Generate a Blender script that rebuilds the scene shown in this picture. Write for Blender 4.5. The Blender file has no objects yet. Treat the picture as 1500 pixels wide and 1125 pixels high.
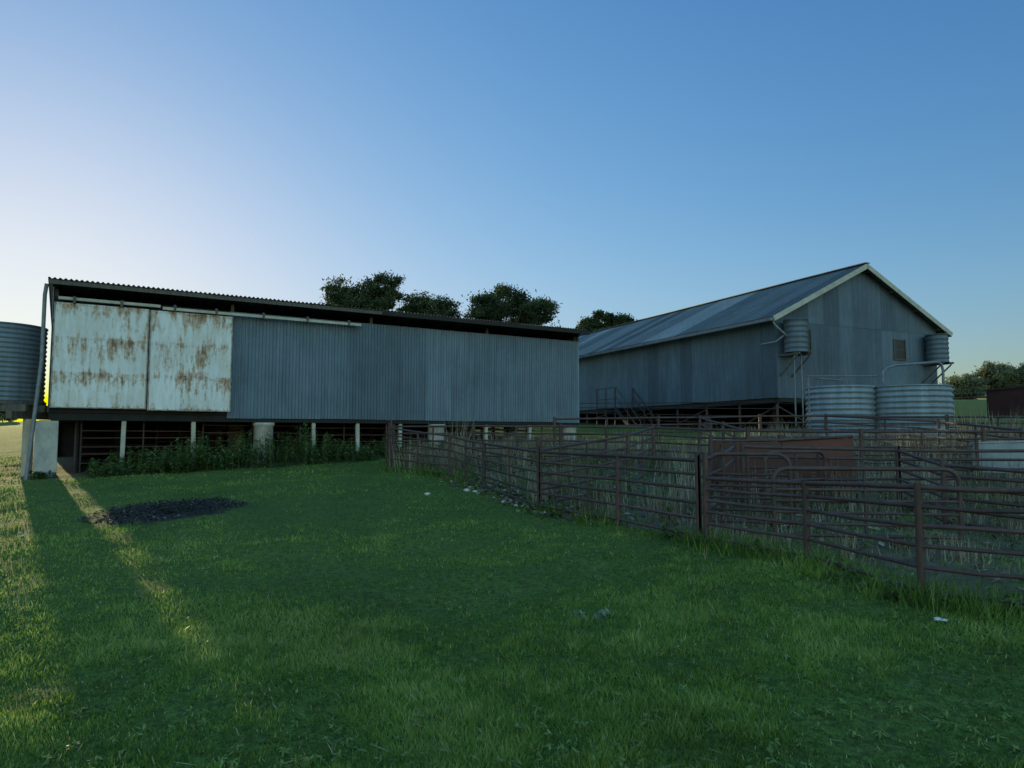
import bpy, math, random
import numpy as np
from mathutils import Vector, Matrix
random.seed(7); rng=np.random.default_rng(7)
SC=bpy.context.scene
COL=SC.collection

# ------------------------------------------------------------ terrain
FX=np.array([ -2.95,-1.3,0.4,1.3,2.08,2.74,3.08,3.58,4.6,6.5])
FY=np.array([17.2,15.3,10.6,9.3,7.87,6.95,5.49,5.02,4.06,2.5])
def sclamp(v,lo,hi,w):
    v=np.asarray(v,dtype=float)
    a=hi-w*np.logaddexp(0,(hi-v)/w)
    return lo+w*np.logaddexp(0,(a-lo)/w)
def G(x,y):
    x=np.asarray(x,dtype=float); y=np.asarray(y,dtype=float)
    z=.0238*sclamp(x,-110,110,15)+.0495*(sclamp(y,-12,150,6))
    b=.018*np.sin(x*1.9+.7*np.sin(y*1.3))*np.sin(y*1.6+1.1)+.012*np.sin(x*4.1+y*2.3)*np.sin(y*3.7-x*1.2)+.035*np.sin(x*.6+1)*np.sin(y*.5)
    fade=np.exp(-((x**2+y**2)/60.0**2))
    far=1-fade
    return z+b*fade+far*.8*np.sin(x*.021+1.3)*np.sin(y*.017+.4)
def g(x,y): return float(G(x,y))
def yardmask(x,y):
    xf=np.interp(y,FY[::-1],FX[::-1])
    return x-xf
_H=np.random.default_rng(3).uniform(0,1,(256,256))
def vn(x,y,sc):
    x=np.asarray(x)/sc; y=np.asarray(y)/sc
    xi=np.floor(x).astype(int); yi=np.floor(y).astype(int); fx=x-xi; fy=y-yi
    fx=fx*fx*(3-2*fx); fy=fy*fy*(3-2*fy)
    h=lambda a,b:_H[a&255,b&255]
    return (h(xi,yi)*(1-fx)+h(xi+1,yi)*fx)*(1-fy)+(h(xi,yi+1)*(1-fx)+h(xi+1,yi+1)*fx)*fy
def pn(x,y):
    v=.30*vn(x,y,1.7)+.28*vn(x+7,y+3,.6)+.24*vn(x-5,y+9,.24)+.18*vn(x+15,y-9,.1)
    return np.clip((v-.5)*2.3+.5,0,1)

# ------------------------------------------------------------ helpers
class MB:
    def __init__(s): s.v=[];s.f=[];s.m=[];s.t=[];s.sm=[]
    def add(s,vs,fs,mat=0,tint=.5,smooth=False):
        o=len(s.v); s.v+= [tuple(p) for p in vs]; s.t+=[tint]*len(vs)
        for f in fs: s.f.append(tuple(i+o for i in f)); s.m.append(mat); s.sm.append(smooth)
    def box(s,c,a,b,d,mat=0,tint=.5):
        c=Vector(c);a=Vector(a)/2;b=Vector(b)/2;d=Vector(d)/2
        vs=[c+i*a+j*b+k*d for k in(-1,1) for j in(-1,1) for i in(-1,1)]
        s.add(vs,[(0,2,3,1),(4,5,7,6),(0,1,5,4),(2,6,7,3),(0,4,6,2),(1,3,7,5)],mat,tint)
    def bx(s,x0,x1,y0,y1,z0,z1,mat=0,tint=.5):
        s.box(((x0+x1)/2,(y0+y1)/2,(z0+z1)/2),(x1-x0,0,0),(0,y1-y0,0),(0,0,z1-z0),mat,tint)
    def beam(s,p,q,w,h,mat=0,tint=.5):
        p=Vector(p);q=Vector(q);d=q-p
        up=Vector((0,0,1)) if abs(d.normalized().z)<.9 else Vector((0,1,0))
        sd=d.cross(up).normalized(); u=sd.cross(d).normalized()
        s.box((p+q)/2,d,sd*w,u*h,mat,tint)
    def tube(s,pts,r,n=8,mat=0,tint=.5,r2=None):
        pts=[Vector(p) for p in pts]; vs=[];fs=[]
        k=len(pts); prev=None
        for i,p in enumerate(pts):
            d=(pts[min(i+1,k-1)]-pts[max(i-1,0)]).normalized()
            if prev is None:
                a=Vector((0,0,1)) if abs(d.z)<.9 else Vector((1,0,0))
                sd=d.cross(a).normalized()
            else: sd=(prev-d*prev.dot(d)).normalized()
            prev=sd; u=sd.cross(d)
            rr=r if r2 is None else r+(r2-r)*i/(k-1)
            for j in range(n):
                an=2*math.pi*j/n; vs.append(p+sd*math.cos(an)*rr+u*math.sin(an)*rr)
        for i in range(k-1):
            for j in range(n):
                fs.append((i*n+j,i*n+(j+1)%n,(i+1)*n+(j+1)%n,(i+1)*n+j))
        s.add(vs,fs,mat,tint,True)
        s.add(vs[:n],[tuple(range(n))],mat,tint); s.add(vs[-n:],[tuple(range(n))],mat,tint)
    def lathe(s,c,prof,n=48,mat=0,tint=.5):
        vs=[];fs=[]
        for r,z in prof:
            for j in range(n):
                a=2*math.pi*j/n; vs.append((c[0]+r*math.cos(a),c[1]+r*math.sin(a),c[2]+z))
        for i in range(len(prof)-1):
            for j in range(n): fs.append((i*n+j,i*n+(j+1)%n,(i+1)*n+(j+1)%n,(i+1)*n+j))
        s.add(vs,fs,mat,tint,True)
    def corr(s,o,U,V,N,W,bot,top,mat=0,per=.092,amp=.0115,sw=.828,tintf=None,jit=.012,seg=8):
        o=Vector(o);U=Vector(U).normalized();V=Vector(V).normalized();N=Vector(N).normalized()
        x=0;k=0
        while x<W-1e-4:
            x1=min(x+sw,W); tint=tintf(x) if tintf else random.random()
            off=(.003 if k%2 else 0)+random.uniform(0,.002); jb=random.uniform(-jit,jit); jt=random.uniform(-jit,jit)*.5
            n=max(2,int(round((x1-x+.03)/per*seg))); vs=[];fs=[]
            for i in range(n+1):
                xx=x+(min(x1+.03,W)-x)*i/n
                w=amp*math.sin(2*math.pi*xx/per)+off
                b=bot(xx)+jb; t=top(xx)+jt
                for q in(0,.5,1): vs.append(o+U*xx+V*(b+(t-b)*q)+N*w)
            for i in range(n):
                for q in range(2): fs.append((i*3+q,(i+1)*3+q,(i+1)*3+q+1,i*3+q+1))
            s.add(vs,fs,mat,tint,True)
            x=x1;k+=1
    def obj(s,name,mats,parent=None):
        me=bpy.data.meshes.new(name); me.from_pydata(s.v,[],s.f)
        for m in mats: me.materials.append(m)
        me.polygons.foreach_set('material_index',s.m); me.polygons.foreach_set('use_smooth',s.sm)
        at=me.attributes.new('tint','FLOAT','POINT'); at.data.foreach_set('value',s.t)
        me.update(); ob=bpy.data.objects.new(name,me); COL.objects.link(ob)
        if parent: ob.parent=parent
        return ob
def npmesh(name,V,nper,mat,tint,parent=None,smooth=False):
    N=V.shape[0]; me=bpy.data.meshes.new(name)
    me.vertices.add(N*nper); me.vertices.foreach_set('co',V.reshape(-1).astype(np.float32))
    me.loops.add(N*nper); me.loops.foreach_set('vertex_index',np.arange(N*nper,dtype=np.int32))
    me.polygons.add(N); me.polygons.foreach_set('loop_start',np.arange(0,N*nper,nper,dtype=np.int32))
    me.polygons.foreach_set('loop_total',np.full(N,nper,dtype=np.int32))
    at=me.attributes.new('tint','FLOAT','POINT'); at.data.foreach_set('value',np.repeat(tint,nper).astype(np.float32))
    me.materials.append(mat); me.update(calc_edges=True); me.validate()
    ob=bpy.data.objects.new(name,me); COL.objects.link(ob)
    if parent: ob.parent=parent
    return ob
def empty(name,loc=(0,0,0),rz=0):
    e=bpy.data.objects.new(name,None); e.location=loc; e.rotation_euler=(0,0,rz); COL.objects.link(e); return e

# ------------------------------------------------------------ materials
class NT:
    def __init__(s,name):
        s.mat=bpy.data.materials.new(name); s.mat.use_nodes=True; s.t=s.mat.node_tree
        s.b=s.t.nodes['Principled BSDF']; s.o=s.t.nodes['Material Output']
    def n(s,ty,**k):
        nd=s.t.nodes.new(ty)
        for a,b in k.items():
            if a in nd.inputs.keys(): nd.inputs[a].default_value=b
            else: setattr(nd,a,b)
        return nd
    def l(s,a,b): s.t.links.new(a,b)
    def coord(s,scale=(1,1,1)):
        c=s.n('ShaderNodeTexCoord'); m=s.n('ShaderNodeMapping'); m.inputs['Scale'].default_value=scale
        s.l(c.outputs['Object'],m.inputs['Vector']); return m.outputs[0]
    def noise(s,vec,sc,det=4,rough=.6):
        n=s.n('ShaderNodeTexNoise'); n.inputs['Scale'].default_value=sc; n.inputs['Detail'].default_value=det; n.inputs['Roughness'].default_value=rough
        s.l(vec,n.inputs['Vector']); return n.outputs['Fac']
    def ramp(s,fac,stops):
        r=s.n('ShaderNodeValToRGB'); e=r.color_ramp.elements
        while len(e)<len(stops): e.new(.5)
        for i,(p,c) in enumerate(stops):
            e[i].position=p; e[i].color=(c,c,c,1) if isinstance(c,(int,float)) else (*c,1)
        s.l(fac,r.inputs['Fac']); return r.outputs['Color']
    def mix(s,f,a,b,mode='MIX'):
        m=s.n('ShaderNodeMix',data_type='RGBA',blend_type=mode)
        for sock,v in((m.inputs[0],f),(m.inputs[6],a),(m.inputs[7],b)):
            if hasattr(v,'is_linked') or hasattr(v,'links'): s.l(v,sock)
            elif isinstance(v,(int,float)) : sock.default_value=v if sock==m.inputs[0] else (v,v,v,1)
            else: sock.default_value=(*v,1)
        return m.outputs[2]
    def math(s,op,a,b=0.0):
        m=s.n('ShaderNodeMath',operation=op)
        for i,v in((0,a),(1,b)):
            if isinstance(v,(int,float)): m.inputs[i].default_value=v
            else: s.l(v,m.inputs[i])
        return m.outputs[0]
    def tint(s):
        a=s.n('ShaderNodeAttribute',attribute_name='tint'); return a.outputs['Fac']
    def bump(s,h,st=.3,d=.01):
        b=s.n('ShaderNodeBump'); b.inputs['Strength'].default_value=st; b.inputs['Distance'].default_value=d
        s.l(h,b.inputs['Height']); s.l(b.outputs[0],s.b.inputs['Normal'])
    def base(s,c): s.l(c,s.b.inputs['Base Color'])
    def set(s,**k):
        for a,v in k.items(): s.b.inputs[a.replace('_',' ')].default_value=v

def m_galv(name,lo,hi,rust=.5,metal=.35,rough=.5,ax='z'):
    m=NT(name)
    st=m.coord((3.2,3.2,.22) if ax=='z' else (.25,3,3)); big=m.coord((1,1,1))
    n1=m.noise(st,2.2,6,.65); n2=m.noise(big,.7,5,.6); n3=m.noise(big,9,5,.7)
    c=m.mix(m.tint(),lo,hi)
    c=m.mix(1.0,c,m.ramp(n1,[(.28,.58),(.72,1.0)]),'MULTIPLY')
    c=m.mix(1.0,c,m.ramp(n2,[(.3,.70),(.7,1.0)]),'MULTIPLY')
    c=m.mix(m.math('MULTIPLY',m.ramp(n3,[(.56,0),(.74,1)]),.20),c,(.38,.47,.55))
    st2=m.coord((1.6,1.6,.3)); n4=m.noise(st2,1.4,8,.72)
    r0=.70-.10*rust
    c=m.mix(m.math('MULTIPLY',m.ramp(n4,[(r0,0),(r0+.1,1)]),.8),c,(.13,.06,.03))
    m.base(c); m.set(Metallic=metal)
    m.l(m.ramp(n3,[(.3,rough-.05),(.7,rough+.2)]),m.b.inputs['Roughness'])
    m.bump(n2,.25,.02)
    return m.mat
M_wall1=m_galv('galvanised_cladding',(.095,.145,.195),(.185,.265,.34),rust=.05)
M_wall2=m_galv('weathered_cladding',(.078,.118,.165),(.135,.195,.255),rust=.7,rough=.55)
M_roof=m_galv('weathered_roofing',(.09,.10,.115),(.38,.41,.44),rust=.9,metal=.15,rough=.55)
M_tank=m_galv('tank_iron',(.17,.215,.26),(.29,.355,.41),rust=.2,metal=.3)

def m_door():
    m=NT('rusty_white_paint'); st=m.coord((3.2,3.2,.55)); iso=m.coord((1,1,1))
    a=m.noise(st,2.6,9,.72); b=m.noise(iso,.9,4,.6); c2=m.noise(m.coord((1.6,1.6,1)),9,6,.7); d=m.noise(iso,1.7,5,.6)
    c=m.mix(m.ramp(b,[(.3,0),(.7,1)]),(.50,.53,.55),(.68,.71,.73))
    c=m.mix(m.math('MULTIPLY',m.ramp(a,[(.40,0),(.62,1)]),.5),c,(.44,.35,.22))
    tc=m.n('ShaderNodeTexCoord'); sp=m.n('ShaderNodeSeparateXYZ'); m.l(tc.outputs['Object'],sp.inputs[0])
    zz=m.math('FRACT',m.math('DIVIDE',m.math('SUBTRACT',sp.outputs[2],2.31),.85))
    near=m.ramp(zz,[(0,.04),(.2,.0),(.45,.03),(.9,.07)])
    f=m.math('ADD',m.math('ADD',m.math('MULTIPLY',a,.45),m.math('ADD',m.math('MULTIPLY',c2,.25),m.math('MULTIPLY',d,.30))),near)
    c=m.mix(m.math('MULTIPLY',m.ramp(f,[(.535,0),(.60,1)]),.75),c,(.30,.16,.06))
    c=m.mix(m.math('MULTIPLY',m.ramp(f,[(.595,0),(.65,1)]),.9),c,(.12,.055,.027))
    m.base(c); m.set(Roughness=.6); m.bump(c2,.2,.005); return m.mat
M_door=m_door()
def m_simple(name,lo,hi,rough=.8,sc=6,scale=(1,1,1),metal=0,bump=.3,tintw=False):
    m=NT(name); v=m.coord(scale); n=m.noise(v,sc,6,.65)
    c=m.ramp(n,[(.3,lo),(.7,hi)])
    if tintw: c=m.mix(1.0,c,m.ramp(m.tint(),[(0,.55),(1,1)]),'MULTIPLY')
    m.base(c); m.set(Roughness=rough,Metallic=metal); m.bump(n,bump,.01); return m.mat
M_timber=m_simple('grey_timber',(.06,.05,.045),(.16,.145,.12),.85,5,(4,4,.5),tintw=True)
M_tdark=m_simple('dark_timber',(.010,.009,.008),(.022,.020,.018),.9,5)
M_cream=m_simple('cream_painted_timber',(.28,.26,.21),(.45,.42,.35),.7,4,(1,1,1))
M_conc=m_simple('concrete_pier',(.24,.235,.215),(.47,.455,.41),.9,4,(1,1,.6))
M_steel=m_simple('rusty_steel_pipe',(.050,.027,.025),(.115,.066,.058),.65,9,metal=.2,tintw=True)
M_rustp=m_simple('rusty_sheet',(.050,.016,.014),(.10,.030,.024),.6,3,metal=.1)
M_bluep=m_simple('grey_sheet',(.12,.16,.20),(.22,.27,.31),.5,3,metal=.3)
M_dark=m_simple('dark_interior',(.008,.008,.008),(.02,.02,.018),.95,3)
M_pipe=m_simple('dull_pipe',(.09,.10,.115),(.18,.20,.215),.5,6,metal=.4)
def m_glass():
    m=NT('window_glass'); m.set(Roughness=.3,Metallic=0.0); m.b.inputs['Base Color'].default_value=(.012,.015,.02,1); m.b.inputs['Specular IOR Level'].default_value=.3; return m.mat
M_glass=m_glass()
def m_leaf(name,stops,rough=.6,trans=.0,lo=.6):
    m=NT(name); c=m.ramp(m.tint(),stops)
    n=m.noise(m.coord((1,1,1)),.9,4,.6)
    c=m.mix(1.0,c,m.ramp(n,[(.3,lo),(.7,1.0)]),'MULTIPLY')
    m.base(c); m.set(Roughness=rough); m.b.inputs['Specular IOR Level'].default_value=.25
    if trans:
        t=m.n('ShaderNodeBsdfTranslucent'); m.l(c,t.inputs['Color']); mx=m.n('ShaderNodeMixShader'); mx.inputs[0].default_value=trans
        m.l(m.b.outputs[0],mx.inputs[1]); m.l(t.outputs[0],mx.inputs[2]); m.l(mx.outputs[0],m.o.inputs['Surface'])
    return m.mat
M_grass=m_leaf('grass_blades',[(0,(.06,.11,.02)),(.4,(.16,.265,.045)),(.75,(.30,.42,.085)),(.97,(.55,.50,.25))],.55,.48,.70)
M_nettle=m_leaf('nettle_leaves',[(0,(.045,.085,.022)),(1,(.15,.225,.065))],.6,.3)
M_dry=m_leaf('dry_stalks',[(0,(.12,.085,.05)),(.6,(.29,.235,.15)),(1,(.50,.44,.32))],.8,.2)
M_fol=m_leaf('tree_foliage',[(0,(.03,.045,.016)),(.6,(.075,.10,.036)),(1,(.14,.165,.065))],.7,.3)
M_fol2=m_leaf('eucalypt_foliage',[(0,(.11,.12,.055)),(1,(.26,.27,.14))],.7,.25)
M_bark=m_simple('bark',(.05,.04,.03),(.13,.11,.085),.95,5,(3,3,.5))
M_litter=m_leaf('leaf_litter',[(0,(.06,.045,.03)),(.6,(.19,.145,.10)),(1,(.40,.36,.30))],.9)
M_ash=m_leaf('charred_bits',[(0,(.012,.012,.011)),(.8,(.045,.04,.034)),(1,(.16,.14,.12))],.95)

def m_ground():
    m=NT('paddock_ground'); v=m.coord((1,1,1))
    n1=m.noise(v,.8,5,.6); n2=m.noise(v,6,6,.7); n3=m.noise(v,45,4,.7); n4=m.noise(v,18,6,.75)
    gr=m.mix(m.ramp(n1,[(.3,0),(.7,1)]),(.07,.115,.024),(.13,.19,.04))
    gr=m.mix(m.math('MULTIPLY',m.ramp(n2,[(.50,0),(.66,1)]),.5),gr,(.12,.12,.05))
    gr=m.mix(m.math('MULTIPLY',m.ramp(n4,[(.42,1),(.56,0)]),.75),gr,(.028,.042,.014))
    gr=m.mix(m.math('MULTIPLY',m.ramp(n3,[(.5,0),(.7,1)]),.6),gr,(.022,.032,.011))
    dirt=m.mix(m.ramp(n2,[(.3,0),(.7,1)]),(.07,.050,.036),(.17,.13,.098))
    dirt=m.mix(m.ramp(n3,[(.55,0),(.75,1)]),dirt,(.24,.20,.16))
    dg=m.mix(m.ramp(n1,[(.42,0),(.6,1)]),dirt,gr)
    d=m.n('ShaderNodeAttribute',attribute_name='dirt').outputs['Fac']
    a=m.n('ShaderNodeAttribute',attribute_name='ash').outputs['Fac']
    df=m.ramp(m.math('ADD',d,m.math('MULTIPLY',m.math('SUBTRACT',n2,.5),.8)),[(.4,0),(.6,1)])
    c=m.mix(df,gr,m.mix(.5,dirt,dg))
    af=m.ramp(m.math('ADD',a,m.math('MULTIPLY',m.math('SUBTRACT',n2,.5),.9)),[(.42,0),(.6,1)])
    c=m.mix(af,c,m.mix(n3,(.015,.014,.013),(.055,.05,.045)))
    m.base(c); m.set(Roughness=.95); m.b.inputs['Specular IOR Level'].default_value=.1
    m.bump(m.math('ADD',n2,m.math('MULTIPLY',n3,.4)),.7,.05); return m.mat
M_ground=m_ground()

# ------------------------------------------------------------ ground mesh
n=460
u=np.linspace(-1,1,n); gx=5.5*np.sinh(u*6.2); gy=8+5.5*np.sinh(u*6.2)
XX,YY=np.meshgrid(gx,gy); ZZ=G(XX,YY)
ASH=np.array([-5.25,11.1])
def ashf(x,y):
    w=.3*(vn(x,y,.5)-.5)+.3*(vn(x+3,y,.2)-.5)
    return np.clip(1.5+w-np.sqrt(((x-ASH[0])/1.02)**2+((y-ASH[1])/1.2)**2),0,1)
ZZ=ZZ+.03*np.clip(ashf(XX,YY)-.3,0,1)
co=np.stack([XX,YY,ZZ],-1).reshape(-1,3)
idx=np.arange(n*n).reshape(n,n)
fc=np.stack([idx[:-1,:-1],idx[:-1,1:],idx[1:,1:],idx[1:,:-1]],-1).reshape(-1,4)
me=bpy.data.meshes.new('ground'); me.from_pydata(co.tolist(),[],fc.tolist())
me.polygons.foreach_set('use_smooth',np.ones(len(fc),dtype=bool))
ym=yardmask(XX,YY)
dirt=np.clip((ym+.1)/.5,0,1)*np.clip((24-YY)/4,0,1)*np.clip((18-XX)/4,0,1)*np.clip((YY-1)/2,0,1)
c0,s0=math.cos(math.radians(31.67)),math.sin(math.radians(31.67))
ss=(XX+11)*c0+(YY-17)*s0; tt=-(XX+11)*s0+(YY-17)*c0
dirt=np.maximum(dirt,np.clip(1.2-np.maximum(np.maximum(-ss,ss-15.7),np.maximum(-tt,tt-8)),0,1))
for nm,arr in(('dirt',dirt),('ash',ashf(XX,YY))):
    at=me.attributes.new(nm,'FLOAT','POINT'); at.data.foreach_set('value',arr.reshape(-1).astype(np.float32))
me.materials.append(M_ground); me.update()
COL.objects.link(bpy.data.objects.new('ground',me))

# ------------------------------------------------------------ grass blades
def blades(x,y,L,W,lean,z=None):
    N=len(x); z=G(x,y) if z is None else z
    a=rng.uniform(0,2*np.pi,N); b=rng.uniform(0,2*np.pi,N)
    dx=np.cos(a)*W/2; dy=np.sin(a)*W/2
    V=np.zeros((N,3,3))
    V[:,0]=np.stack([x-dx,y-dy,z-.005],-1); V[:,1]=np.stack([x+dx,y+dy,z-.005],-1)
    V[:,2]=np.stack([x+np.cos(b)*lean*L,y+np.sin(b)*lean*L,z+L*np.sqrt(np.clip(1-lean**2,.05,1))],-1)
    return V
def screenpts(N,rmin,rmax,ang,p=1.0):
    q=rng.uniform(0,1,N)**p
    r=1/(1/rmax+(1/rmin-1/rmax)*q); a=rng.uniform(-ang,ang,N)
    return r*np.sin(a),r*np.cos(a)
NB=740000
x,y=screenpts(NB,2.0,30,math.radians(50),1.2)
ym=yardmask(x,y); P=pn(x,y)
sx=(x+11)*c0+(y-17)*s0; tx=-(x+11)*s0+(y-17)*c0
keep=(rng.uniform(0,1,NB)<np.where(ym>0.1,.4*(P>.4),.28+.9*P))&(ashf(x,y)<.45+.25*rng.uniform(-1,1,NB))&~((tx>-.2)&(tx<8)&(sx>-.2)&(sx<15.8))
x,y,P=x[keep],y[keep],P[keep]; r=np.hypot(x,y)
tuft=vn(x+31,y+17,.14)>.72
L=(.011+.028*P)*rng.uniform(.5,1.5,len(x))*(1+.015*r)*np.where(tuft,1.5,1); L*=np.where(np.abs(yardmask(x,y))<.35,rng.uniform(1,3.2,len(x)),1)
W=(.0035+.0009*r)*np.where(vn(x+11,y+3,.25)>.7,1.6,1)
V=blades(x,y,L,W,rng.uniform(.3,.97,len(x)))
big=vn(x-9,y+4,2.6)
tint=np.clip(-.06+.72*P+.30*(big-.35)+rng.normal(0,.15,len(x)),0,.86); tint[rng.uniform(0,1,len(x))<.03]=1
npmesh('grass',V,3,M_grass,tint)

k=9000; tpar=rng.uniform(0,len(FX)-1.001,k); i=tpar.astype(int); f=tpar-i
x=FX[i]*(1-f)+FX[i+1]*f+rng.normal(0,.16,k); y=FY[i]*(1-f)+FY[i+1]*f+rng.normal(0,.12,k)
keep=pn(x*1.3,y)>.42; x,y=x[keep],y[keep]
npmesh('rank_grass',blades(x,y,rng.uniform(.07,.26,len(x)),.007+.0006*y,rng.uniform(.1,.75,len(x))),3,M_grass,np.clip(rng.normal(.3,.25,len(x)),0,1))

# dry stalks in the yards: clumps
nc=2900; cy_=rng.uniform(5.0,24,nc); cx_=rng.uniform(-3,19,nc)
ok=(yardmask(cx_,cy_)>.4)&(cx_/cy_<.95)&(rng.uniform(0,1,nc)<np.clip((cy_-4)/9,.15,1))&(vn(cx_,cy_,2.2)>.36)&(np.hypot(cx_-12.35,cy_-22.3)>1.5)&(np.hypot(cx_-10.35,cy_-22.6)>1.3)
cx_,cy_=cx_[ok],cy_[ok]; m_=rng.integers(12,60,len(cx_)); ch=rng.uniform(.25,1.0,len(cx_))*np.clip(cy_/13,.4,1.15)*(.45+.9*vn(cx_+40,cy_,1.3))*np.where(cy_>18,.6,1); cs=rng.uniform(.06,.30,len(cx_)); ct=rng.uniform(.1,.95,len(cx_))
rep=lambda a:np.repeat(a,m_)
x=rep(cx_)+rng.normal(0,1,m_.sum())*rep(cs); y=rep(cy_)+rng.normal(0,1,m_.sum())*rep(cs)
V=blades(x,y,rep(ch)*rng.uniform(.4,1.15,len(x)),.007+.0009*y,rng.uniform(.02,.42,len(x)))
npmesh('dry_weed_stalks',V,3,M_dry,np.clip(rep(ct)+rng.normal(0,.2,len(x)),0,1))
def flat(name,x,y,S,mat,tint,h=.012):
    N=len(x); a=rng.uniform(0,2*np.pi,N); z=G(x,y)+h; V=np.zeros((N,4,3))
    tz=rng.normal(0,.35,(N,2))
    for j,(p,q) in enumerate(((-1,-.6),(1,-.6),(1,.6),(-1,.6))):
        px=(np.cos(a)*p-np.sin(a)*q)*S; py=(np.sin(a)*p+np.cos(a)*q)*S
        V[:,j]=np.stack([x+px,y+py,z+S*.4+px*tz[:,0]+py*tz[:,1]],-1)
    return npmesh(name,V,4,mat,tint)
k=14000; y=rng.uniform(3,22,k); x=rng.uniform(-3,13,k); keep=(yardmask(x,y)>-.15)&(x/y<.9)&(pn(x*2,y*2)>.35)
k2=900; y2=rng.uniform(9.5,15,k2); x2=np.interp(y2,FY[::-1],FX[::-1])+rng.normal(.1,.25,k2)
x=np.concatenate([x[keep],x2]);y=np.concatenate([y[keep],y2])
flat('leaf_litter',x,y,rng.uniform(.012,.045,len(x)),M_litter,rng.uniform(0,1,len(x))**1.2)
k=2600; a=rng.uniform(0,2*np.pi,k); rr=rng.uniform(0,1,k)**.7*1.1
x=ASH[0]+1.0*rr*np.cos(a); y=ASH[1]+1.2*rr*np.sin(a)
flat('burnt_ash_pile',x,y,rng.uniform(.005,.022,k),M_ash,rng.uniform(0,1,k)**1.3,.03)

def leafplants(name,pts,mat,hgt,nl,ls):
    VS=[];T=[]
    for (px,py,h,sp) in pts:
        z0=g(px,py); m_=nl
        t=rng.uniform(.08,1,m_); a=rng.uniform(0,2*np.pi,m_); R=sp*(1-.55*t)*rng.uniform(.3,1,m_)
        lx=rng.normal(0,.06)*h; ly=rng.normal(0,.06)*h
        cx=px+np.cos(a)*R+lx*t; cy=py+np.sin(a)*R+ly*t; cz=z0+h*t
        S=ls*rng.uniform(.6,1.3,m_)
        d=np.stack([np.cos(a),np.sin(a),rng.uniform(-.7,.3,m_)],-1); sd=np.stack([-np.sin(a),np.cos(a),rng.uniform(-.3,.3,m_)],-1)
        c=np.stack([cx,cy,cz],-1); V=np.zeros((m_,4,3))
        V[:,0]=c-d*S[:,None]; V[:,1]=c+sd*S[:,None]*.42; V[:,2]=c+d*S[:,None]; V[:,3]=c-sd*S[:,None]*.42
        VS.append(V);T.append(np.clip(.25+.6*t*rng.uniform(.5,1.2,m_),0,1))
        V=np.zeros((1,4,3)); w=.006
        V[0]=[[px-w,py,z0],[px+w,py,z0],[px+lx+w*.5,py+ly,z0+h],[px+lx-w*.5,py+ly,z0+h]]; VS.append(V);T.append(np.array([.4]))
    return npmesh(name,np.concatenate(VS),4,mat,np.concatenate(T))
def shed2w(s,t): return (-11+s*c0-t*s0, 17+s*s0+t*c0)
pts=[]
for i in range(760):
    s_=random.uniform(.9,10.8); t_=random.uniform(-1.35,.4)
    hh=(.38+.55*math.exp(-((s_-5.2)/1.5)**2)+.45*math.exp(-((s_-3)/1.0)**2))*random.uniform(.5,1.25)*(1-.35*abs(t_+.3))*(.6+.8*float(vn(s_,t_,.6)))
    X,Y=shed2w(s_,t_); pts.append((X,Y,hh,.10))
for i in range(14):
    X,Y=shed2w(random.uniform(-.3,.22),random.uniform(-.35,-.15)); pts.append((X,Y,random.uniform(.1,.22),.08))
leafplants('nettle_patch',pts,M_nettle,.5,34,.05)
pts=[]
for i in range(300):
    Y=random.uniform(9,21); X=float(np.interp(Y,FY[::-1],FX[::-1]))+random.uniform(-.2,4.5); pts.append((X,Y,random.uniform(.12,.55),.1))
for i in range(260):
    Y=random.uniform(5,20); X=float(np.interp(Y,FY[::-1],FX[::-1]))+random.uniform(.6,9); pts.append((X,Y,random.uniform(.1,.45),.1))
for i in range(30):
    Y=random.uniform(5,8.5); X=float(np.interp(Y,FY[::-1],FX[::-1]))+random.uniform(-.25,.1); pts.append((X,Y,random.uniform(.08,.2),.08))
leafplants('yard_weeds',pts,M_nettle,.3,26,.035)
pts=[(.62+random.gauss(0,.07),5.25+random.gauss(0,.06),random.uniform(.03,.06),.06) for i in range(9)]
leafplants('thistle_rosette',pts,m_leaf('thistle_leaves',[(0,(.10,.16,.085)),(1,(.24,.31,.20))]),.06,12,.022)
pts=[]
for i in range(800):
    r_=1/random.uniform(1/14,1/2.6); a_=random.uniform(-.72,.6); X,Y=r_*math.sin(a_),r_*math.cos(a_)
    if yardmask(X,Y)<-.2 and ashf(X,Y)<.2 and vn(X,Y,1.1)>.45: pts.append((X,Y,random.uniform(.02,.045),random.uniform(.03,.06)))
leafplants('clover_and_capeweed',pts,m_leaf('broadleaf',[(0,(.10,.16,.04)),(1,(.26,.36,.10))],.55,.3),.04,10,.014)
k=300; x,y=screenpts(k,2.6,14,math.radians(40)); keep=yardmask(x,y)<.2; x,y=x[keep],y[keep]; N=len(x)
a=rng.uniform(0,np.pi,N); Ls=rng.uniform(.02,.08,N); z=G(x,y)+.03; V=np.zeros((N,3,3))
V[:,0]=np.stack([x-np.cos(a)*Ls,y-np.sin(a)*Ls,z],-1);V[:,1]=np.stack([x+np.cos(a)*Ls,y+np.sin(a)*Ls,z+.01],-1);V[:,2]=np.stack([x+.003,y+.004,z+.005],-1)
npmesh('straw_bits',V,3,M_dry,rng.uniform(.6,1,N))

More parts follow.
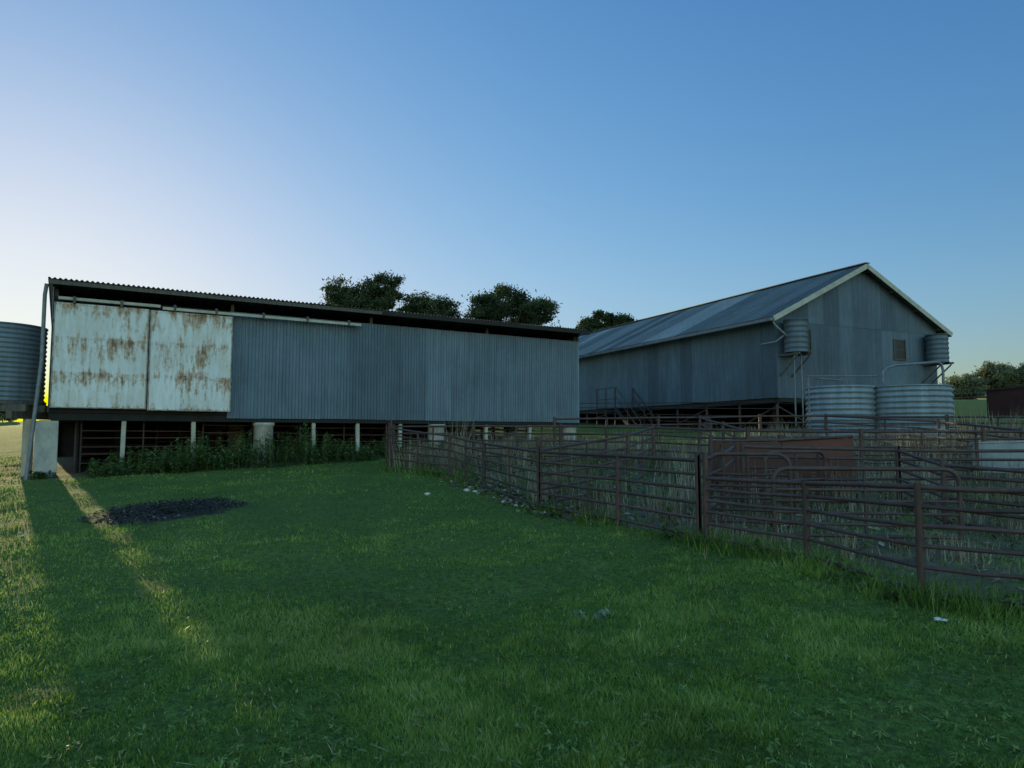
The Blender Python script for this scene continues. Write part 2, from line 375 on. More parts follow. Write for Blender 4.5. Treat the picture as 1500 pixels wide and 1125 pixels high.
def stones(name,lst):
    mb=MB()
    for (X,Y,r) in lst:
        z=g(X,Y)+.015; vs=[];nn=7
        ph=random.random()*6
        for k_,(zz,rr) in enumerate(((-.3,.8),(.1,1),(.45,.75),(.65,.3))):
            for j in range(nn):
                a=2*math.pi*j/nn+ph; q=rr*r*random.uniform(.7,1.2)
                vs.append((X+q*math.cos(a)*1.3,Y+q*math.sin(a),z+zz*r+random.uniform(-.1,.1)*r))
        fs=[(k_*nn+j,k_*nn+(j+1)%nn,(k_+1)*nn+(j+1)%nn,(k_+1)*nn+j) for k_ in range(3) for j in range(nn)]+[tuple(range(21,28))]
        mb.add(vs,fs,0)
    mb.obj(name,[m_simple('pale_stone',(.34,.33,.31),(.58,.57,.54),.9,20)])
sl=[(2.92,5.02,.024),(2.95,5.0,.018),(-1.45,12.4,.045),(-.8,12.9,.05),(-.65,12.7,.04),(-.5,12.9,.04),(-6.2,9.2,.025),(-3.1,3.9,.02)]
for i in range(30): 
    Y=random.uniform(9.5,15); sl.append((float(np.interp(Y,FY[::-1],FX[::-1]))+random.uniform(-.3,.6),Y,random.uniform(.008,.028)))
stones('pale_stones',sl)

# ------------------------------------------------------------ shed 1
S1=empty('corrugated_sheep_shed',(-11,17,0),math.radians(31.67))
def gl1(s,t): X,Y=shed2w(s,t); return g(X,Y)
W1=15.7;D1=8.0;ZF=2.2;ZT=4.98;ZR=5.30
mb=MB()
bands=[(3.9,7.3,.40),(7.3,9.1,.12),(9.1,10.05,.80),(10.05,15.0,.4),(15.0,15.7,1.0)]
def tf(x):
    x+=4.0
    for a,b,c in bands:
        if x<b: return min(1,max(0,c+random.uniform(-.10,.10)))
    return 1.0
mb.corr((4.0,0,0),(1,0,0),(0,0,1),(0,-1,0),W1-4.0,lambda x:ZF-.10,lambda x:ZT-.02,0,tintf=tf,jit=.02)
mb.obj('front_cladding',[M_wall1],S1)
mb=MB()
mb.corr((0,D1,0),(0,-1,0),(0,0,1),(-1,0,0),D1,lambda x:ZF,lambda x:ZR-.1-.1*(D1-x),0)
mb.corr((W1,0,0),(0,1,0),(0,0,1),(1,0,0),D1,lambda x:ZF,lambda x:ZR-.1-.1*x,0)
mb.corr((W1,D1,0),(-1,0,0),(0,0,1),(0,1,0),W1,lambda x:ZF-.2,lambda x:ZR-.1-.1*D1,0)
mb.obj('end_and_back_cladding',[M_wall1],S1)
mb=MB()
L=math.hypot(D1+.7,.1*(D1+.7))
mb.corr((-.12,-.38,ZR+.04),(1,0,0),(0,1,-.1),(0,.1,1),W1+.24,lambda x:0,lambda x:L,0,per=.11,amp=.02,sw=.88)
mb.obj('skillion_roof',[M_roof],S1)
mb=MB()
mb.bx(-.1,W1+.1,-.34,-.29,ZR-.09,ZR+.01,0)
for i in range(17): 
    s_=.05+i*(W1-.1)/16; mb.beam((s_,-.27,ZR-.04),(s_,D1,ZR-.04-.1*(D1+.27)),.05,.09,1)
mb.obj('roof_fascia',[M_timber,M_tdark],S1)
mb=MB()
mb.bx(8.2,W1+.15,-.46,-.37,ZR-.12,ZR-.02,0)
mb.obj('eave_gutter',[M_tdark],S1)
mb=MB()
def door(s0_,s1_,y_,z0,z1):
    mb.bx(s0_,s1_,y_,y_+.03,z0,z1,0)
    for k_ in range(1,3):
        zz=z0+(z1-z0)*k_/3; mb.bx(s0_,s1_,y_-.006,y_-.001,zz-.012,zz+.012,0)
    for a in(s0_,s1_-.03): mb.bx(a,a+.03,y_-.009,y_-.002,z0,z1,1)
    mb.bx(s0_+.03,s1_-.03,y_-.0095,y_-.0025,z1-.04,z1,0); mb.bx(s0_+.03,s1_-.03,y_-.0095,y_-.0025,z0,z0+.025,1)
door(.02,2.06,-.12,2.29,4.82); door(2.08,4.06,-.17,2.26,4.80)
mb.obj('sliding_doors',[M_door,m_simple('door_rust_edge',(.11,.05,.02),(.40,.38,.34),.8,7)],S1)
mb=MB()
mb.bx(.1,2.3,-.2,-.1,4.88,4.95,0); mb.bx(2.35,7.6,-.24,-.14,4.83,4.90,0)
for a in(.4,1.4,2.6,3.6,4.8,6,7.2): mb.bx(a,a+.06,-.25,-.09,4.81,4.97,1)
mb.obj('door_rail',[M_cream,M_timber],S1)
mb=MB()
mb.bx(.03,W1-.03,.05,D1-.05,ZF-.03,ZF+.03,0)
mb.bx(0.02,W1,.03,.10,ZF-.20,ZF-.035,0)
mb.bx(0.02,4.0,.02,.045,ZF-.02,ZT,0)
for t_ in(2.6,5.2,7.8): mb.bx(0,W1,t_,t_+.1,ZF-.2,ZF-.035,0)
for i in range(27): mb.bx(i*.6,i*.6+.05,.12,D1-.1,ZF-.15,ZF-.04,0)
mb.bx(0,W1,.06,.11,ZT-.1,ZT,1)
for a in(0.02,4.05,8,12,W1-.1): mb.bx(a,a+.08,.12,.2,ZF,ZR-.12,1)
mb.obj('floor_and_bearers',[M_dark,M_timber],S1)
mb=MB()
mb.bx(-.24,.22,-.12,.42,gl1(.2,0)-.3,ZF-.22,0)
def pier(s_,t_,r):
    z0=gl1(s_,t_)-.2
    mb.lathe((s_,t_,0),[(r*1.04,z0),(r,z0+.5),(r*.98,ZF-.30),(r*1.12,ZF-.28),(r*1.12,ZF-.21),(0,ZF-.21)],24,0)
for s_ in(5.0,10.25,15.4):
    for t_ in(.2,4,7.6): pier(s_,t_,.26)
mb.obj('concrete_piers',[M_conc],S1)
mb=MB()
for s_ in(1.6,3.2,6.35,7.65,9.0,12.0,13.7):
    for t_ in(.12,2.6,5.2,7.7):
        l=random.uniform(-.03,.03); z0=gl1(s_,t_)-.2
        mb.beam((s_+l,t_,z0),(s_,t_,ZF-.2),.1,.1,0 if t_<1 else 1,random.random())
mb.beam((.1,7.8,gl1(0,7.8)-.2),(.1,7.8,ZF-.2),.12,.12,1)
mb.obj('timber_stumps',[M_cream,M_tdark],S1)
mb=MB()
for t_,r in((.5,.018),(2.6,.02),(5.2,.02)):
    s_=.7
    while s_<W1-.3:
        e=min(s_+random.uniform(1.8,2.8),W1-.2); zb=max(gl1(s_,t_),gl1(e,t_))
        for k_ in range(5):
            z_=zb+.15+k_*.2+random.uniform(-.015,.015)
            if z_<ZF-.25: mb.tube([(s_,t_,z_),(e,t_,z_+random.uniform(-.02,.02))],r,6,0,random.random()*.4)
        for a in(s_,(s_+e)/2): mb.tube([(a,t_,gl1(a,t_)-.1),(a,t_,min(zb+1.2,ZF-.2))],r*1.3,6,0,random.random()*.4)
        s_=e+.05
mb.obj('pen_rails',[M_steel],S1)
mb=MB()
s_=.02  # unseen boards added to block low sun under the shed floor
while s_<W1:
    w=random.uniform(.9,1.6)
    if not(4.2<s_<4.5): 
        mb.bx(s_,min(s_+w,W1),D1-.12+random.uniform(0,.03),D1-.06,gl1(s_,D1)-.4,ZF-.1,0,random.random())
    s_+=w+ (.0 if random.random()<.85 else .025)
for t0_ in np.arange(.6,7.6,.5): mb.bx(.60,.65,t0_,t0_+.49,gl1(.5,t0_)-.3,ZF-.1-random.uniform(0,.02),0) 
mb.obj('sun_blocking_boards',[M_tdark],S1)
mb=MB()
mb.tube([(-.14,-.3,ZR-.1),(-.17,-.22,ZR-.35),(-.17,-.2,3.4),(-.35,-.45,gl1(-.4,-.5)+.0)],.045,10,0)
mb.obj('downpipe',[M_pipe],S1)

# ------------------------------------------------------------ shed 2
R2=math.radians(24.8); c2,s2=math.cos(R2),math.sin(R2)
def w2(s,t): return(10.03+s*c2-t*s2, 27+s*s2+t*c2)
def gl2(s,t): return g(*w2(s,t))
S2=empty('gabled_shearing_shed',(10.03,27,0),R2)
W2=9.2;D2=24;Z0=3.08;ZE=6.27;SL=.49
def gt(x): return ZE+SL*min(x,W2-x)
mb=MB()
mb.corr((0,0,0),(1,0,0),(0,0,1),(0,-1,0),W2,lambda x:Z0,lambda x:min(gt(x),6.1),0)
mb.corr((0,-.012,0),(1,0,0),(0,0,1),(0,-1,0),W2,lambda x:6.02,lambda x:gt(x)-.02,0)
mb.obj('gable_cladding',[M_wall2],S2)
mb=MB()
mb.corr((0,D2,0),(0,-1,0),(0,0,1),(-1,0,0),D2,lambda x:Z0,lambda x:ZE,0)
mb.corr((W2,0,0),(0,1,0),(0,0,1),(1,0,0),D2,lambda x:Z0,lambda x:ZE,0)
mb.corr((W2,D2,0),(-1,0,0),(0,0,1),(0,1,0),W2,lambda x:Z0,lambda x:gt(W2-x),0)
mb.obj('side_cladding',[M_wall2],S2)
mb=MB(); ov=.5; Ls=math.hypot(W2/2+ov,SL*(W2/2+ov))
def rt(x): return random.choice([.0,.1,.2,.35,.6,1.0])
mb.corr((-ov,-.35,ZE-SL*ov+.06),(0,1,0),(1,0,SL),(-SL,0,1),D2+.7,lambda x:0,lambda x:Ls,0,per=.12,amp=.018,sw=.84,tintf=rt)
mb.corr((W2+ov,-.35,ZE-SL*ov+.06),(0,1,0),(-1,0,SL),(SL,0,1),D2+.7,lambda x:0,lambda x:Ls,0,per=.12,amp=.018,sw=.84,tintf=rt)
mb.obj('gable_roof',[M_roof],S2)
mb=MB()
zr=ZE+SL*W2/2
mb.beam((W2/2,-.42,zr+.10),(W2/2,D2+.4,zr+.10),.28,.03,0)
mb.obj('ridge_cap',[M_pipe],S2)
mb=MB()
for sx_ in(-1,1):
    xe=W2/2+sx_*(W2/2+ov)
    mb.beam((xe,-.40,ZE-SL*ov-.03),(W2/2,-.40,zr-.03),.035,.19,0)
    mb.beam((xe,-.37,ZE-SL*ov-.05),(xe,D2+.3,ZE-SL*ov-.05),.05,.12,1)
    for k_ in range(4):
        q=.1+k_*.28; X=xe+(W2/2-xe)*q; Zq=ZE-SL*ov+(zr-ZE+SL*ov)*q
        mb.beam((X,-.36,Zq-.05),(X,.0,Zq-.05),.05,.07,1)
mb.obj('barge_boards',[M_cream,M_timber],S2)
mb=MB()
for (a,b,z_,h) in((1.32,1.72,4.95,.8),(6.5,7.15,4.85,.78)):
    mb.bx(a,b,-.035,-.02,z_,z_+h,0)
    for q in(a-.05,b): mb.bx(q,q+.05,-.06,-.018,z_-.05,z_+h+.05,1)
    mb.bx(a,b,-.058,-.018,z_+h,z_+h+.05,1); mb.bx(a,b,-.062,-.018,z_-.05,z_,1)
    mb.bx((a+b)/2-.014,(a+b)/2+.014,-.05,-.037,z_,z_+h,1)
    mb.bx(a,b,-.049,-.038,z_+h*.5-.014,z_+h*.5+.014,1)
mb.obj('windows',[M_glass,M_timber],S2)
mb=MB()
mb.bx(0.05,W2-.05,.05,D2-.05,Z0-.05,Z0+.02,0)
for t_ in np.arange(.1,D2,2.0): mb.bx(.02,W2-.02,t_,t_+.1,Z0-.22,Z0-.06,0)
for s_ in(.02,W2-.1): mb.bx(s_,s_+.08,0.01,D2,Z0-.2,Z0-.058,1)
mb.bx(.1,W2-.1,-.005,.06,Z0-.16,Z0-.03,1)
mb.obj('floor_and_joists',[M_dark,M_tdark],S2)
mb=MB()
for t_ in np.arange(.15,D2,2.0):
    for s_ in(.1,1.9,3.7,5.5,7.3,9.1):
        mb.tube([(s_,t_,gl2(s_,t_)-.2),(s_,t_,Z0-.2)],.055,8,0,random.random())
for t_ in np.arange(.15,D2-2,4.0): mb.beam((0.1,t_,Z0-.3),(0.1,t_+2,gl2(0,t_+2)+.2),.03,.05,0,.2)
for s_ in(.1,3.7,7.3): mb.beam((s_,.15,Z0-.3),(s_+1.8,.15,gl2(s_,0)+.3),.03,.05,0,.2)
for q in(.35,.65,.95,1.2):
    mb.tube([(0.0,.1,gl2(0,0)+q),(0,D2,gl2(0,D2)+q-.1)],.02,6,0,.4)
mb.obj('steel_stumps',[M_steel],S2)
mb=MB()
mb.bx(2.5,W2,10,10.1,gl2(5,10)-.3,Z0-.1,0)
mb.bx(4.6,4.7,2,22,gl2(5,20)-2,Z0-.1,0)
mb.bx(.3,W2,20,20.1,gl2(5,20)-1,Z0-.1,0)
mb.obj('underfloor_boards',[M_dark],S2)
mb=MB()
tb=9.5
for k_ in range(8):
    z_=Z0-.05-k_*.2; mb.bx(-1.0,-.1,tb-k_*.26-.26,tb-k_*.26,z_-.04,z_,0)
for xx in(-1.05,-.08):
    mb.beam((xx,tb,Z0-.1),(xx,tb-8*.26,Z0-1.7),.05,.2,0)
    mb.tube([(xx,tb,Z0+.95),(xx,tb-8*.26,Z0-.75)],.022,6,1); mb.tube([(xx,tb,Z0+.5),(xx,tb-8*.26,Z0-1.2)],.02,6,1)
    for q in(0,.5,1): mb.tube([(xx,tb-q*2.08,Z0-.1-q*1.65),(xx,tb-q*2.08,Z0+.95-q*1.7)],.022,6,1)
mb.bx(-1.1,-.03,tb+.01,tb+1.8,Z0-.1,Z0-.04,0)
for q in(.4,.95): mb.tube([(-1.05,tb,Z0+q),(-1.05,tb+1.8,Z0+q)],.022,6,1)
for q in(0.05,.9,1.75): mb.tube([(-1.05,tb+q,gl2(-1,tb)-.1),(-1.05,tb+q,Z0+.95)],.03,6,1)
mb.obj('side_stair',[M_tdark,M_steel],S2)
def tank(mbx,c,R,H,per,amp,mat=0,lid=.12,nseg=64):
    prof=[];K=int(H/per*8)
    for i in range(K+1):
        z_=H*i/K; prof.append((R+amp*math.cos(2*math.pi*z_/per),z_))
    prof+=[(R+.02,H),(R+.02,H+.03),(R-.03,H+.035),(.3,H+lid),(.0,H+lid)]
    mbx.lathe(c,prof,nseg,mat,random.random())
mb=MB()
tank(mb,(.42,-.55,4.75),.42,1.2,.2,.014,0,.03); mb.lathe((.42,-.55,4.74),[(0,0),(.41,0)],32,0)
tank(mb,(8.5,-.52,4.72),.42,1.15,.2,.014,0,.03); mb.lathe((8.5,-.52,4.71),[(0,0),(.41,0)],32,0)
mb.obj('header_tanks',[m_galv('header_tank_iron',(.07,.095,.12),(.13,.165,.195),rust=.6)],S2)
mb=MB()
for s_ in(.42,8.5):
    for a in(-.3,.3):
        mb.beam((s_+a,-1.0,4.68),(s_+a,0,4.68),.05,.08,0); mb.beam((s_+a,-.9,4.62),(s_+a,-.02,3.9),.04,.05,0)
mb.tube([(-.45,-.3,5.95),(-.45,-.4,5.75),(.1,-.5,5.3)],.05,8,1)
mb.tube([(-.45,.3,5.1),(-.3,-.3,5.15),(.1,-.45,5.5)],.05,8,1)
mb.tube([(.25,-.6,4.7),(.25,-.6,gl2(.3,-.6)+.3)],.03,8,1); mb.tube([(.60,-.6,4.7),(.62,-.6,gl2(.6,-.6)+.3)],.03,8,1)
mb.tube([(8.7,-.3,5.75),(9.35,-.4,5.85)],.04,8,1)
mb.obj('tank_brackets_and_pipes',[M_timber,M_pipe],S2)
mb=MB(); mb.bx(-ov-.1,-ov+.0,-.38,D2+.3,ZE-SL*ov-.1,ZE-SL*ov+.02,0); mb.obj('eave_gutter_side',[M_pipe],S2)

# ------------------------------------------------------------ water tanks
def tankobj(name,x,y,R,z1,per,extra=None):
    e=empty(name,(x,y,0)); mb=MB(); z0=g(x,y)+.02
    tank(mb,(0,0,z0),R,z1-z0,per,.026,0,.06,96); mb.obj('tank_shell',[M_tank],e)
    mb=MB(); mb.lathe((0,0,z0-.5),[(R+.15,0),(R+.15,.53),(0,.53)],48,0); mb.obj('tank_base',[M_conc],e)
    return e
t1=tankobj('corrugated_water_tank',12.35,22.3,1.19,3.12,.17)
t2=tankobj('corrugated_water_tank.001',10.35,22.6,1.0,3.14,.17)
mb=MB(); Z=3.14
mb.tube([(11.2,21.6,Z+.1),(11.22,21.6,Z+.42),(11.35,21.6,Z+.55),(11.6,21.6,Z+.62),(13.0,21.8,Z+.75),(13.12,21.8,Z+.68),(13.16,21.8,Z+.5),(13.16,21.8,Z-.1)],.04,8,0)
mb.tube([(9.2,22.3,Z+.35),(11.2,21.9,Z+.32)],.025,8,0); mb.tube([(9.35,22.3,Z+.3),(10.3,22.3,Z+.22),(10.35,22.4,Z)],.03,8,0)
mb.tube([(9.25,22.3,Z+.35),(9.25,22.3,g(9.25,22.3))],.03,8,0)
mb.obj('overhead_water_pipe',[M_pipe])
e=empty('elevated_water_tank',(-13.05,18.15,0)); mb=MB()
tank(mb,(0,0,2.5),1.0,1.88,.12,.013,0,.1,80); mb.obj('tank_shell',[M_tank],e)
mb=MB(); mb.lathe((0,0,2.40),[(1.05,0),(1.05,.09),(0,.09)],40,0)
for a in(-.7,0,.7): mb.bx(-1.15,1.25,a-.06,a+.06,2.22,2.39,0)
for a in(-.75,1.08): mb.bx(a-.07,a+.07,-1.1,1.1,2.04,2.215,0)
mb.obj('tank_platform',[M_timber],e)
mb=MB()
for (a,b,r_) in((1.13,-.45,.12),(.7,.8,.12),(-.75,-.75,.12),(-.75,.75,.12)):
    mb.tube([(a,b,g(-13+a,18.1+b)-.3),(a,b,2.04)],r_,12,0,random.random())
mb.obj('tank_stand_posts',[M_cream],e)

# ------------------------------------------------------------ yards
def fence(name,pts,nr=6,r=.019,pr=.034,ex=.06,hgt=None,posts=None,gap=.08):
    mb=MB()
    for i in range(len(pts)-1):
        x0,y0,z0=pts[i];x1,y1,z1=pts[i+1]
        g0,g1=g(x0,y0)+gap,g(x1,y1)+gap
        for k_ in range(nr):
            q=(k_/(nr-1))**.92
            a=z0+(g0-z0)*(1-q) ; b=z1+(g1-z1)*(1-q)
            mid=((x0+x1)/2+random.uniform(-.01,.01),(y0+y1)/2+random.uniform(-.01,.01),(a+b)/2-random.uniform(-.004,.016))
            mb.tube([(x0,y0,a),mid,(x1,y1,b)],r*(1.25 if k_==nr-1 else 1),7,0,random.random())
        mx,my=(x0+x1)/2,(y0+y1)/2
        if math.hypot(x1-x0,y1-y0)>1.9: mb.tube([(mx,my,g(mx,my)-.05),(mx,my,(z0+z1)/2)],r*1.2,7,0,random.random())
    for i,(x0,y0,z0) in enumerate(pts):
        e_=ex if not posts else posts[i]
        mb.tube([(x0,y0,g(x0,y0)-.15),(x0+random.uniform(-.01,.01),y0,z0+e_)],pr,9,0,random.random())
    return mb.obj(name,[M_steel])
fence('steel_yard_fence',[(2.1,7.85,1.15),(2.74,6.75,1.17),(3.08,5.49,1.22),(3.66,5.02,1.225),(4.9,4.0,1.2)],6,.017,.030,posts=[.28,.02,.03,-.05,.02])
fence('steel_yard_fence.001',[(2.05,7.93,1.34),(1.35,9.2,1.36),(.4,10.6,1.38),(-.5,12.9,1.48),(-1.3,15.1,1.62),(-2.95,17.3,1.82)],6,.018,.034,posts=[.1,.02,.22,.03,.05,.1])
fence('steel_yard_fence.002',[(-2.9,17.6,1.85),(-.9,17.0,1.86),(1.1,16.2,1.84),(3.0,15.2,1.8),(4.6,14.0,1.72),(6.6,13.6,1.7),(8.8,13.4,1.7),(11.5,13.2,1.7)],6,.02,.04)
fence('steel_yard_fence.003',[(3.3,10.3,1.46),(5.2,9.7,1.42),(7.0,9.4,1.42),(9.0,9.1,1.42)],6,.018,.034)
fence('steel_yard_fence.004',[(.4,10.6,1.4),(2.0,12.4,1.62),(3.0,15.2,1.8)],5,.018,.034)
fence('steel_yard_fence.005',[(1.2,20.2,2.1),(4.2,20.6,2.15),(7.2,20.8,2.2),(9.0,20.6,2.2),(12,19.8,2.15),(15,19,2.15),(19,18.5,2.2)],5,.022,.045)
fence('steel_yard_fence.006',[(3.2,10.4,1.46),(2.6,8.9,1.4),(2.05,7.93,1.34)],5,.018,.034)
fence('steel_yard_fence.007',[(4.6,14,1.72),(5.0,17,1.9),(5.4,20.6,2.15)],5,.02,.036)
fence('steel_yard_fence.008',[(6.1,6.5,1.2),(4.9,8.2,1.28),(5.2,9.7,1.42)],6,.018,.034)
fence('steel_yard_fence.009',[(9.5,13.4,1.72),(9.8,16.5,1.95),(9.0,20.6,2.2)],5,.02,.036)
fence('steel_yard_fence.010',[(12,19.8,2.15),(12.8,16.8,2.05),(16.5,16.2,2.1)],6,.022,.045)
def gate(name,p,q,z0,z1,nr=5,rc=.14,r=.018):
    mb=MB(); p=Vector((*p,0));q=Vector((*q,0)); L_=(q-p).length; d=(q-p)/L_
    pt=lambda a,z: tuple((p+d*a)[:2])+(z,)
    loop=[pt(0,z0),pt(0,z1-rc)]
    for k_ in range(1,6): a=k_/6*math.pi/2; loop.append(pt(rc-rc*math.cos(a),z1-rc+rc*math.sin(a)))
    loop.append(pt(rc,z1)); loop.append(pt(L_-rc,z1))
    for k_ in range(1,6): a=k_/6*math.pi/2; loop.append(pt(L_-rc+rc*math.sin(a),z1-rc+rc*math.cos(a)))
    loop+= [pt(L_,z1-rc),pt(L_,z0)]
    mb.tube(loop,r*1.3,8,0,.6); mb.tube([pt(0,z0),pt(L_,z0)],r,8,0,.6)
    for k_ in range(1,nr): z=z0+(z1-z0-.1)*k_/nr; mb.tube([pt(0,z),pt(L_,z+random.uniform(-.01,.01))],r*.85,7,0,random.random())
    mb.tube([pt(L_/2,z0),pt(L_/2,z1)],r*.9,7,0,.5)
    mb.obj(name,[M_steel])
gate('steel_yard_gate',(2.32,8.55),(3.18,8.25),.62,1.40)
gate('steel_yard_gate.001',(2.75,7.6),(4.55,7.35),.58,1.27)
gate('steel_yard_gate.002',(3.3,9.4),(4.3,9.9),.62,1.40)
gate('steel_yard_gate.003',(-2.9,17.25),(-3.3,18.9),.85,2.0)
mb=MB()
def panel(a,b,z0a,z1a,z0b,z1b,mat=0):
    a=Vector(a);b=Vector(b)
    d=Vector((b.x-a.x,b.y-a.y)).normalized(); nx,ny=-d.y*.012,d.x*.012
    vs=[]
    for s_ in(-1,1): vs+=[(a.x+nx*s_,a.y+ny*s_,z0a),(b.x+nx*s_,b.y+ny*s_,z0b),(b.x+nx*s_,b.y+ny*s_,z1b),(a.x+nx*s_,a.y+ny*s_,z1a)]
    mb.add(vs,[(0,1,2,3),(7,6,5,4),(0,4,5,1),(3,2,6,7),(0,3,7,4),(1,5,6,2)],mat)
panel((3.05,11.2),(4.1,11.0),.78,1.50,.78,1.52); panel((4.13,11.0),(5.2,11.0),.80,1.56,.82,1.58)
panel((3.15,10.8),(5.0,10.5),.72,1.28,.72,1.30)
for X in(3.05,4.115,5.2): mb.tube([(X,11.03,g(X,11)-.1),(X,11.03,1.63)],.035,8,1)
mb.tube([(3.05,11.17,1.53),(4.1,10.97,1.55),(5.2,10.97,1.61)],.022,8,1)
for k_ in range(5): mb.beam((3.25+k_*.42,11.14-.03*k_,.8),(3.25+k_*.42,11.14-.03*k_,1.5),.03,.02,0)
mb.obj('rusty_sheet_race',[M_rustp,M_steel])
mb=MB()
panel((7.75,12.1),(8.6,11.9),1.0,1.48,1.0,1.5,0); panel((8.62,11.9),(9.9,11.7),1.0,1.52,1.0,1.55,0)
mb.beam((7.7,12.1,1.5),(9.9,11.72,1.57),.05,.03,0)
for X in(7.75,8.6,9.9): mb.tube([(X,12.0,g(X,12)-.1),(X,12.0,1.55)],.03,8,1)
mb.obj('grey_sheet_gate',[M_bluep,M_steel])
mb=MB(); X,Y=17.4,24.5; z0=g(X,Y)
mb.bx(X-.5,X+1.9,Y-1,Y+1,z0+.5,z0+1.45,0)
for k_ in range(9): mb.bx(X-.5+k_*.29,X-.44+k_*.29,Y-1.05,Y-1.002,z0+.5,z0+1.45,0)
mb.bx(X-.55,X+1.95,Y-1.07,Y+1.05,z0+1.452,z0+1.51,1)
for a in(-.45,1.8):
    for b in(-.9,.9): mb.tube([(X+a,Y+b,z0-.1),(X+a,Y+b,z0+.5)],.06,8,1)
mb.obj('rusty_feed_bin',[M_rustp,M_steel])
mb=MB()
for k_ in range(30):
    X=13+k_*3.2;Y=40+k_*.6; z=g(X,Y); mb.tube([(X,Y,z-.2),(X,Y,z+1.15)],.05,6,0,random.random())
for q in(.3,.6,.85,1.1): mb.tube([(13+k_*3.2,40+k_*.6,g(13+k_*3.2,40+k_*.6)+q) for k_ in range(30)],.008,4,1)
mb.obj('wire_paddock_fence',[M_timber,M_pipe])

# ------------------------------------------------------------ trees
def tree(name,x,y,lobes,mat,ncl=40,nl=150,ls=.11,cr=.5):
    e=empty(name,(x,y,0)); z0=g(x,y); mb=MB()
    main=min(lobes,key=lambda l:l[1])
    top=(main[0]-x,0,main[1])
    mb.tube([(0,0,z0-.3),(.1,.05,z0+(top[2]-z0)*.4),(top[0]*.7,0,top[2]-.6),(top[0],0,top[2]+.5)],.32,10,0,.5,.12)
    VS=[];T=[]
    for (lx,lz,rx,rz) in lobes:
        k_=int(ncl*rx*rz*.8)+6
        for c in range(k_):
            d=rng.normal(size=3); d/=np.linalg.norm(d); rad=rng.uniform(.25,1.08)**.6
            cx,cy,cz=lx-x+d[0]*rx*rad, d[1]*rx*rad, lz+d[2]*rz*rad
            if c%4==0: mb.tube([(top[0]*.8,0,top[2]-rng.uniform(.2,1.2)),((cx+top[0])/2,cy/2,(cz+top[2])/2-.2),(cx,cy,cz)],.06,5,0,.5,.015)
            R=cr*rng.uniform(.35,1.0); m_=int(nl*(R/cr)**1.5)+20
            p=rng.normal(size=(m_,3))*(R*.55); p[:,2]*=.65
            p+=np.array([cx,cy,cz])
            a=rng.normal(size=(m_,3)); a/=np.linalg.norm(a,axis=1)[:,None]; b=np.cross(a,rng.normal(size=(m_,3))); b/=np.linalg.norm(b,axis=1)[:,None]
            S=ls*rng.uniform(.5,1.3,m_)[:,None]
            VS.append(np.stack([p-a*S,p+b*S*.35,p+a*S,p-b*S*.35],1))
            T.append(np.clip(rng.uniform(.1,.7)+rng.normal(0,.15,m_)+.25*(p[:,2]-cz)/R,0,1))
    mb.obj('trunk_and_limbs',[M_bark],e)
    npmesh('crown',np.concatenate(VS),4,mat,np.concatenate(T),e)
tree('pine_tree',-9.2,45,[(-10.7,10.6,1.2,.85),(-8.2,11.0,1.2,1.0),(-9.4,10.2,1.5,.9),(-9.3,9.6,2.2,1.1),(-9.3,8.2,2.8,1.2),(-9.3,6.2,3,1.5)],M_fol)
tree('pine_tree.001',-5.6,46,[(-5.1,9.9,1.4,.8),(-6.5,9.9,1.0,.8),(-5.6,9.1,2.3,1.0),(-5.7,7.0,2.6,1.6),(-5.7,4.6,2.6,1.6)],M_fol)
tree('pine_tree.002',-.2,45,[(-.4,10.2,1.5,.95),(-2.0,9.5,1.1,.8),(1.9,9.7,1.2,.8),(-.1,9.3,2.8,.9),(0,7.5,3.4,1.4),(-1,5.2,3.4,1.6)],M_fol)
tree('pine_tree.003',8,62,[(8.0,11.4,1.6,1.0),(9.5,11.2,1.2,.9),(6.7,10.8,1.2,.9),(8,9.6,2.8,1.4),(8,7.6,2.8,1.4)],M_fol,ls=.15)
tree('pine_tree.004',-6.5,58,[(-6,8.6,3.2,1.8),(-9.5,8.2,2.6,1.8),(-2.5,8.4,2.6,1.8),(-6,5.6,4.5,2)],M_fol,ncl=24,ls=.18,cr=.8)
tree('gum_tree',80,120,[(76,9.8,3,2.2),(81,11.4,3.2,2.3),(87,11.8,3.6,2.4),(72,8.8,2.2,1.2),(93,10.6,4,2.2)],M_fol2,ncl=12,nl=160,ls=.25,cr=1.1)
def dtrees(name,lst):
    VS=[];T=[]
    for(x,y,w,h)in lst:
        z0=g(x,y)
        for c in range(22):
            d=rng.normal(size=3); d/=np.linalg.norm(d)
            cx=x+d[0]*w*.8;cy=y+d[1]*w*.8;cz=z0+h*.6+d[2]*h*.35; m_=90;R=w*.35
            p=rng.normal(size=(m_,3)); p/=np.linalg.norm(p,axis=1)[:,None]; p*=R*rng.uniform(.2,1,(m_,1)); p+=np.array([cx,cy,cz])
            a=rng.normal(size=(m_,3)); a/=np.linalg.norm(a,axis=1)[:,None]; b=np.cross(a,rng.normal(size=(m_,3))); b/=np.linalg.norm(b,axis=1)[:,None]
            S=.4*rng.uniform(.6,1.3,m_)[:,None]; VS.append(np.stack([p-a*S,p+b*S*.5,p+a*S,p-b*S*.5],1)); T.append(np.full(m_,rng.uniform(.2,.9)))
    npmesh(name,np.concatenate(VS),4,M_fol2,np.concatenate(T))
dtrees('distant_trees',[(-100,140,3,3),(-118,150,4,5),(-92,150,2.5,3),(-135,150,4,6),(60,150,3,3),(120,150,5,5),(140,150,5,6),(-70,155,3,3.5)])

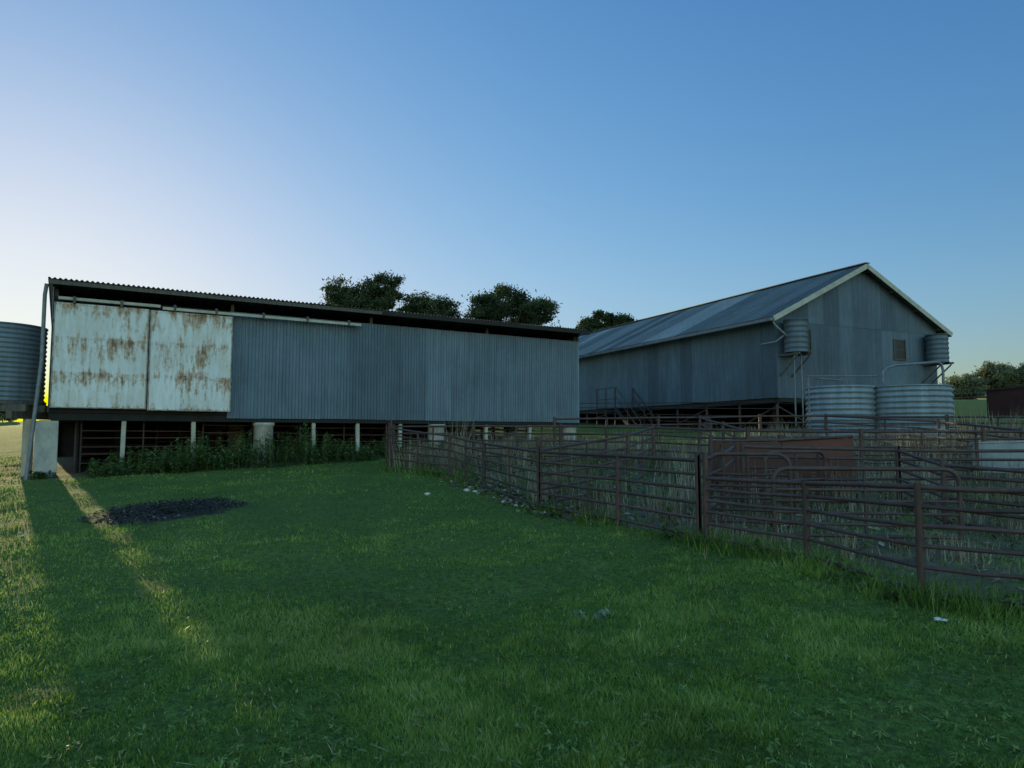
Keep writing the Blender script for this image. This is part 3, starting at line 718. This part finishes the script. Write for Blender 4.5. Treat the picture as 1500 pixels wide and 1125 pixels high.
# ------------------------------------------------------------ light
AZ=math.radians(-35.2); EL=math.radians(5.0)
S=Vector((math.sin(AZ)*math.cos(EL),math.cos(AZ)*math.cos(EL),math.sin(EL)))
ld=bpy.data.lights.new('sun','SUN'); ld.energy=5; ld.angle=math.radians(.5); ld.color=(1,.86,.40)
lo=bpy.data.objects.new('sun',ld); lo.rotation_euler=S.to_track_quat('Z','Y').to_euler(); COL.objects.link(lo)
w=bpy.data.worlds.new('World'); SC.world=w; w.use_nodes=True
nt=w.node_tree; bg=nt.nodes['Background']; sk=nt.nodes.new('ShaderNodeTexSky'); sk.sky_type='NISHITA'; sk.sun_disc=False
sk.sun_elevation=EL; sk.sun_rotation=AZ; sk.air_density=1.2; sk.dust_density=.7; sk.ozone_density=2.2; sk.altitude=100
hs=nt.nodes.new('ShaderNodeHueSaturation'); hs.inputs['Saturation'].default_value=1.15
nt.links.new(sk.outputs[0],hs.inputs['Color'])
def vm(op,a,b):
    nd=nt.nodes.new('ShaderNodeVectorMath'); nd.operation=op
    for i_,v in((0,a),(1,b)):
        if isinstance(v,tuple): nd.inputs[i_].default_value=v
        else: nt.links.new(v,nd.inputs[i_])
    return nd.outputs[0]
gm=nt.nodes.new('ShaderNodeGamma'); gm.inputs['Gamma'].default_value=1.18; nt.links.new(hs.outputs[0],gm.inputs['Color'])
num=vm('MULTIPLY',gm.outputs[0],(1.5,2.15,3.4))
den=vm('ADD',vm('MULTIPLY',gm.outputs[0],(.22,.29,.38)),(1,1,1))
sky=vm('DIVIDE',num,den)
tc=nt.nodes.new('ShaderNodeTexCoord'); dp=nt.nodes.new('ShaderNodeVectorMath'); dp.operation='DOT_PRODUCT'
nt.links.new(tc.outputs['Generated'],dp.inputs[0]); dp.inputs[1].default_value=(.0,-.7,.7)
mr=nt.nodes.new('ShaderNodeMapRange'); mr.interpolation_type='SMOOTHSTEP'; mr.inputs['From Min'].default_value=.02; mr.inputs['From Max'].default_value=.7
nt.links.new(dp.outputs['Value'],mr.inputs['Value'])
gain=vm('ADD',vm('MULTIPLY',mr.outputs[0],(3.3,2.3,1.2)),(1,1,1))  # extra sky brightness added above and behind the camera, lifts shaded grass and walls
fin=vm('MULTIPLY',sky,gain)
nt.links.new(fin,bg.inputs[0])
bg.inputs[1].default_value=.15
# ------------------------------------------------------------ camera
cd=bpy.data.cameras.new('camera'); cam=bpy.data.objects.new('camera',cd); COL.objects.link(cam)
cd.sensor_width=36; cd.lens=36*1050/1500; cd.clip_end=5000; cd.clip_start=.05
cam.location=(0,0,1.6); cam.rotation_euler=(math.radians(90+4.22),0,0)
SC.camera=cam
SC.view_settings.view_transform='Standard'; SC.view_settings.look='None'; SC.view_settings.exposure=0
